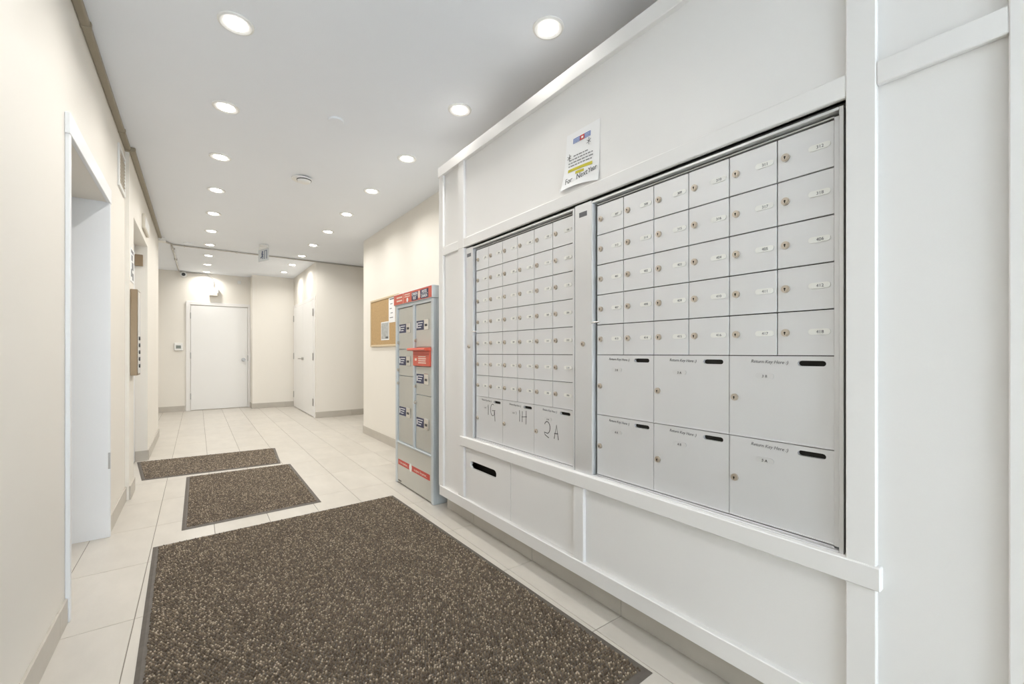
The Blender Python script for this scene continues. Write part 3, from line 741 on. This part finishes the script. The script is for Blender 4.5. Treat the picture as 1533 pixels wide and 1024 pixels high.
# ------------------------------------------------------------------ raceway and conduit
rw = thing('cable_raceway', (XL0 + .02, 3, HC), 'tan metal cable raceway along the top of the left wall', 'raceway')
seg = [YB, 2.84, 4.05, 4.40, YLE - .02]
for a, c_ in zip(seg, seg[1:]):
    x = XL0 if a < 4.38 else XL1
    box('raceway_length', x + .001, x + .036, a + .006, c_ - .006, HC - .030, HC - .001, 'raceway', rw, .004, 2)
for y in (2.84, 4.05, 4.384): box('raceway_coupling', XL0 + .0005, XL0 + .040 + (.024 if y > 4.1 else 0), y - .014, y + .014, HC - .034, HC - .0005, 'raceway', rw, .003)
cross = thing('ceiling_conduit', (.9, 7.9, HC), 'thin grey conduit crossing the ceiling behind the exit sign', 'conduit')
bm = bmesh.new(); tube(bm, [(XL1 + .015, YLE - .03, HC - .014), (XL1 + .03, YLE + .1, HC - .014), (XL1 + .08, 7.80, HC - .014), (-.27, 7.88, HC - .014), (-.15, 7.90, HC - .014), (.9, 7.90, HC - .014), (3.2, 7.90, HC - .014)], .011, 10); fin('pipe', bm, 'conduit', cross, True)
for x in (-.15, .5, 1.3): box('strap', x - .008, x + .008, 7.882, 7.918, HC - .028, HC - .0005, 'conduit', cross, .002)
c2 = thing('wall_conduit', (-.2, 9.2, HC), 'thin conduit running to the emergency lamp over the far door', 'conduit')
pts = [(-.30, 7.93, HC - .013), (-.29, 8.6, HC - .013), (-.28, 10.30, HC - .013), (-.26, 10.40, HC - .018), (-.18, 10.435, HC - .022), (.10, 10.437, HC - .022)]
pts += [(.10 + .17 * math.sin(math.radians(a)), 10.437, HC - .022 - .17 * (1 - math.cos(math.radians(a)))) for a in (20, 40, 60, 80, 90)] + [(.27, 10.437, 2.42)]
bm = bmesh.new(); tube(bm, pts, .011, 10); fin('pipe', bm, 'conduit', c2, True)
box('strap', -.31, -.268, 8.2, 8.22, HC - .028, HC - .0005, 'conduit', c2, .002); box('strap', -.31, -.268, 9.1, 9.12, HC - .028, HC - .0005, 'conduit', c2, .002)
jb = box('junction_box', XL1 - .10, XL1 + .07, 7.52, 7.66, HC - .05, HC - .0005, 'plastic_white'); tag(jb, 'flat white junction box on the ceiling at the left wall end', 'box')

# emergency lamp over the far door, camera, thermostat, sensor
el = thing('emergency_lamp', (.27, 10.45, 2.27), 'small white emergency lamp box on the wall over the far door', 'lamp')
box('housing', .20, .345, 10.385, 10.45, 2.33, 2.42, 'plastic_white', el, .006, 2)
box('lens_grille', .195, .335, 10.375, 10.44, 2.27, 2.328, 'beige_grille', el, .004)
for k in range(5): box('grille_slat', .20 + k * .027, .212 + k * .027, 10.371, 10.376, 2.275, 2.322, 'plastic_white', el)
sc = thing('security_camera', (-.21, 10.45, 2.60), 'white dome security camera high on the far wall', 'camera')
bm = bmesh.new(); prism(bm, circ(-.21, 2.645, .055, 24), 'y', 10.39, 10.45); prism(bm, circ(-.21, 2.645, .046, 24), 'y', 10.375, 10.39); fin('housing', bm, 'plastic_white', sc)
bm = bmesh.new(); prism(bm, circ(-.21, 2.643, .030, 20), 'y', 10.362, 10.376); prism(bm, circ(-.21, 2.643, .018, 20), 'y', 10.352, 10.363); fin('lens', bm, 'plastic_dark', sc)
th_ = thing('thermostat', (-.286, 10.45, 1.18), 'white thermostat with a grey screen left of the far door', 'thermostat')
box('housing', -.352, -.222, 10.418, 10.45, 1.18, 1.32, 'plastic_white', th_, .006, 2)
box('screen', -.325, -.25, 10.415, 10.419, 1.215, 1.275, 'lcd', th_)
sn = thing('wall_sensor', (.70, 10.45, 2.55), 'tiny white sensor box high on the far wall right of the door', 'sensor')
box('housing', .67, .73, 10.425, 10.45, 2.55, 2.62, 'plastic_white', sn, .004, 2); box('cover_seam', .668, .732, 10.435, 10.437, 2.549, 2.621, 'beige_grille', sn)

# ------------------------------------------------------------------ left wall fittings
vg = thing('vent_grille', (XL0, 4.18, 2.30), 'beige louvred vent grille high on the left wall after the doorway', 'vent')
gy0, gy1, gz0, gz1 = 4.02, 4.34, 2.305, 2.60
bm = bmesh.new()
for q in ((gy0, gy0 + .028, gz0, gz1), (gy1 - .028, gy1, gz0, gz1), (gy0 + .028, gy1 - .028, gz0, gz0 + .028), (gy0 + .028, gy1 - .028, gz1 - .028, gz1)): abox(bm, XL0, XL0 + .012, *q, .002)
fin('frame', bm, 'plastic_white', vg)
box('backing', XL0, XL0 + .002, gy0 + .026, gy1 - .026, gz0 + .026, gz1 - .026, 'bronze', vg)
for k in range(9):
    z = gz0 + .036 + k * .0245
    box('slat', XL0 + .002, XL0 + .0115, gy0 + .027, gy1 - .027, z, z + .007, 'beige_grille', vg)
pl = thing('wall_plate', (XL1, 5.6, 2.33), 'beige framed plate on the wall above the lift doorway', 'plate')
box('frame', XL1, XL1 + .022, 5.36, 5.80, 2.325, 2.465, 'beige_grille', pl, .004); box('face', XL1 + .022, XL1 + .025, 5.385, 5.775, 2.345, 2.445, 'plastic_white', pl, .001)
sg_ = thing('lift_notice', (XL1, 4.60, 1.71), 'narrow white notice with dark drawings beside the lift doorway', 'sign')
box('sheet', XL1, XL1 + .003, 4.47, 4.68, 1.70, 1.97, 'paper', sg_)
for k, (a, c_, z0, z1) in enumerate(((4.50, 4.65, 1.93, 1.955), (4.52, 4.60, 1.87, 1.915), (4.55, 4.64, 1.80, 1.86), (4.50, 4.56, 1.74, 1.80), (4.58, 4.65, 1.72, 1.775))):
    box('drawing', XL1 + .003, XL1 + .0036, a, c_, z0, z1, 'ink_grey', sg_)
cp = thing('lift_call_panel', (XL1, 4.55, .95), 'bronze call panel with round buttons beside the lift doorway', 'panel')
box('case', XL1, XL1 + .045, 4.46, 4.66, .955, 1.635, 'bronze', cp, .004, 2)
fp = box('face_plate', XL1 + .045, XL1 + .048, 4.475, 4.645, .97, 1.62, 'chrome', cp, .001)
for k in range(5):
    bm = bmesh.new(); prism(bm, circ(4.56, 1.03 + k * .055, .016, 14), 'x', XL1 + .048, XL1 + .053); fin('button', bm, 'plastic_dark', fp)
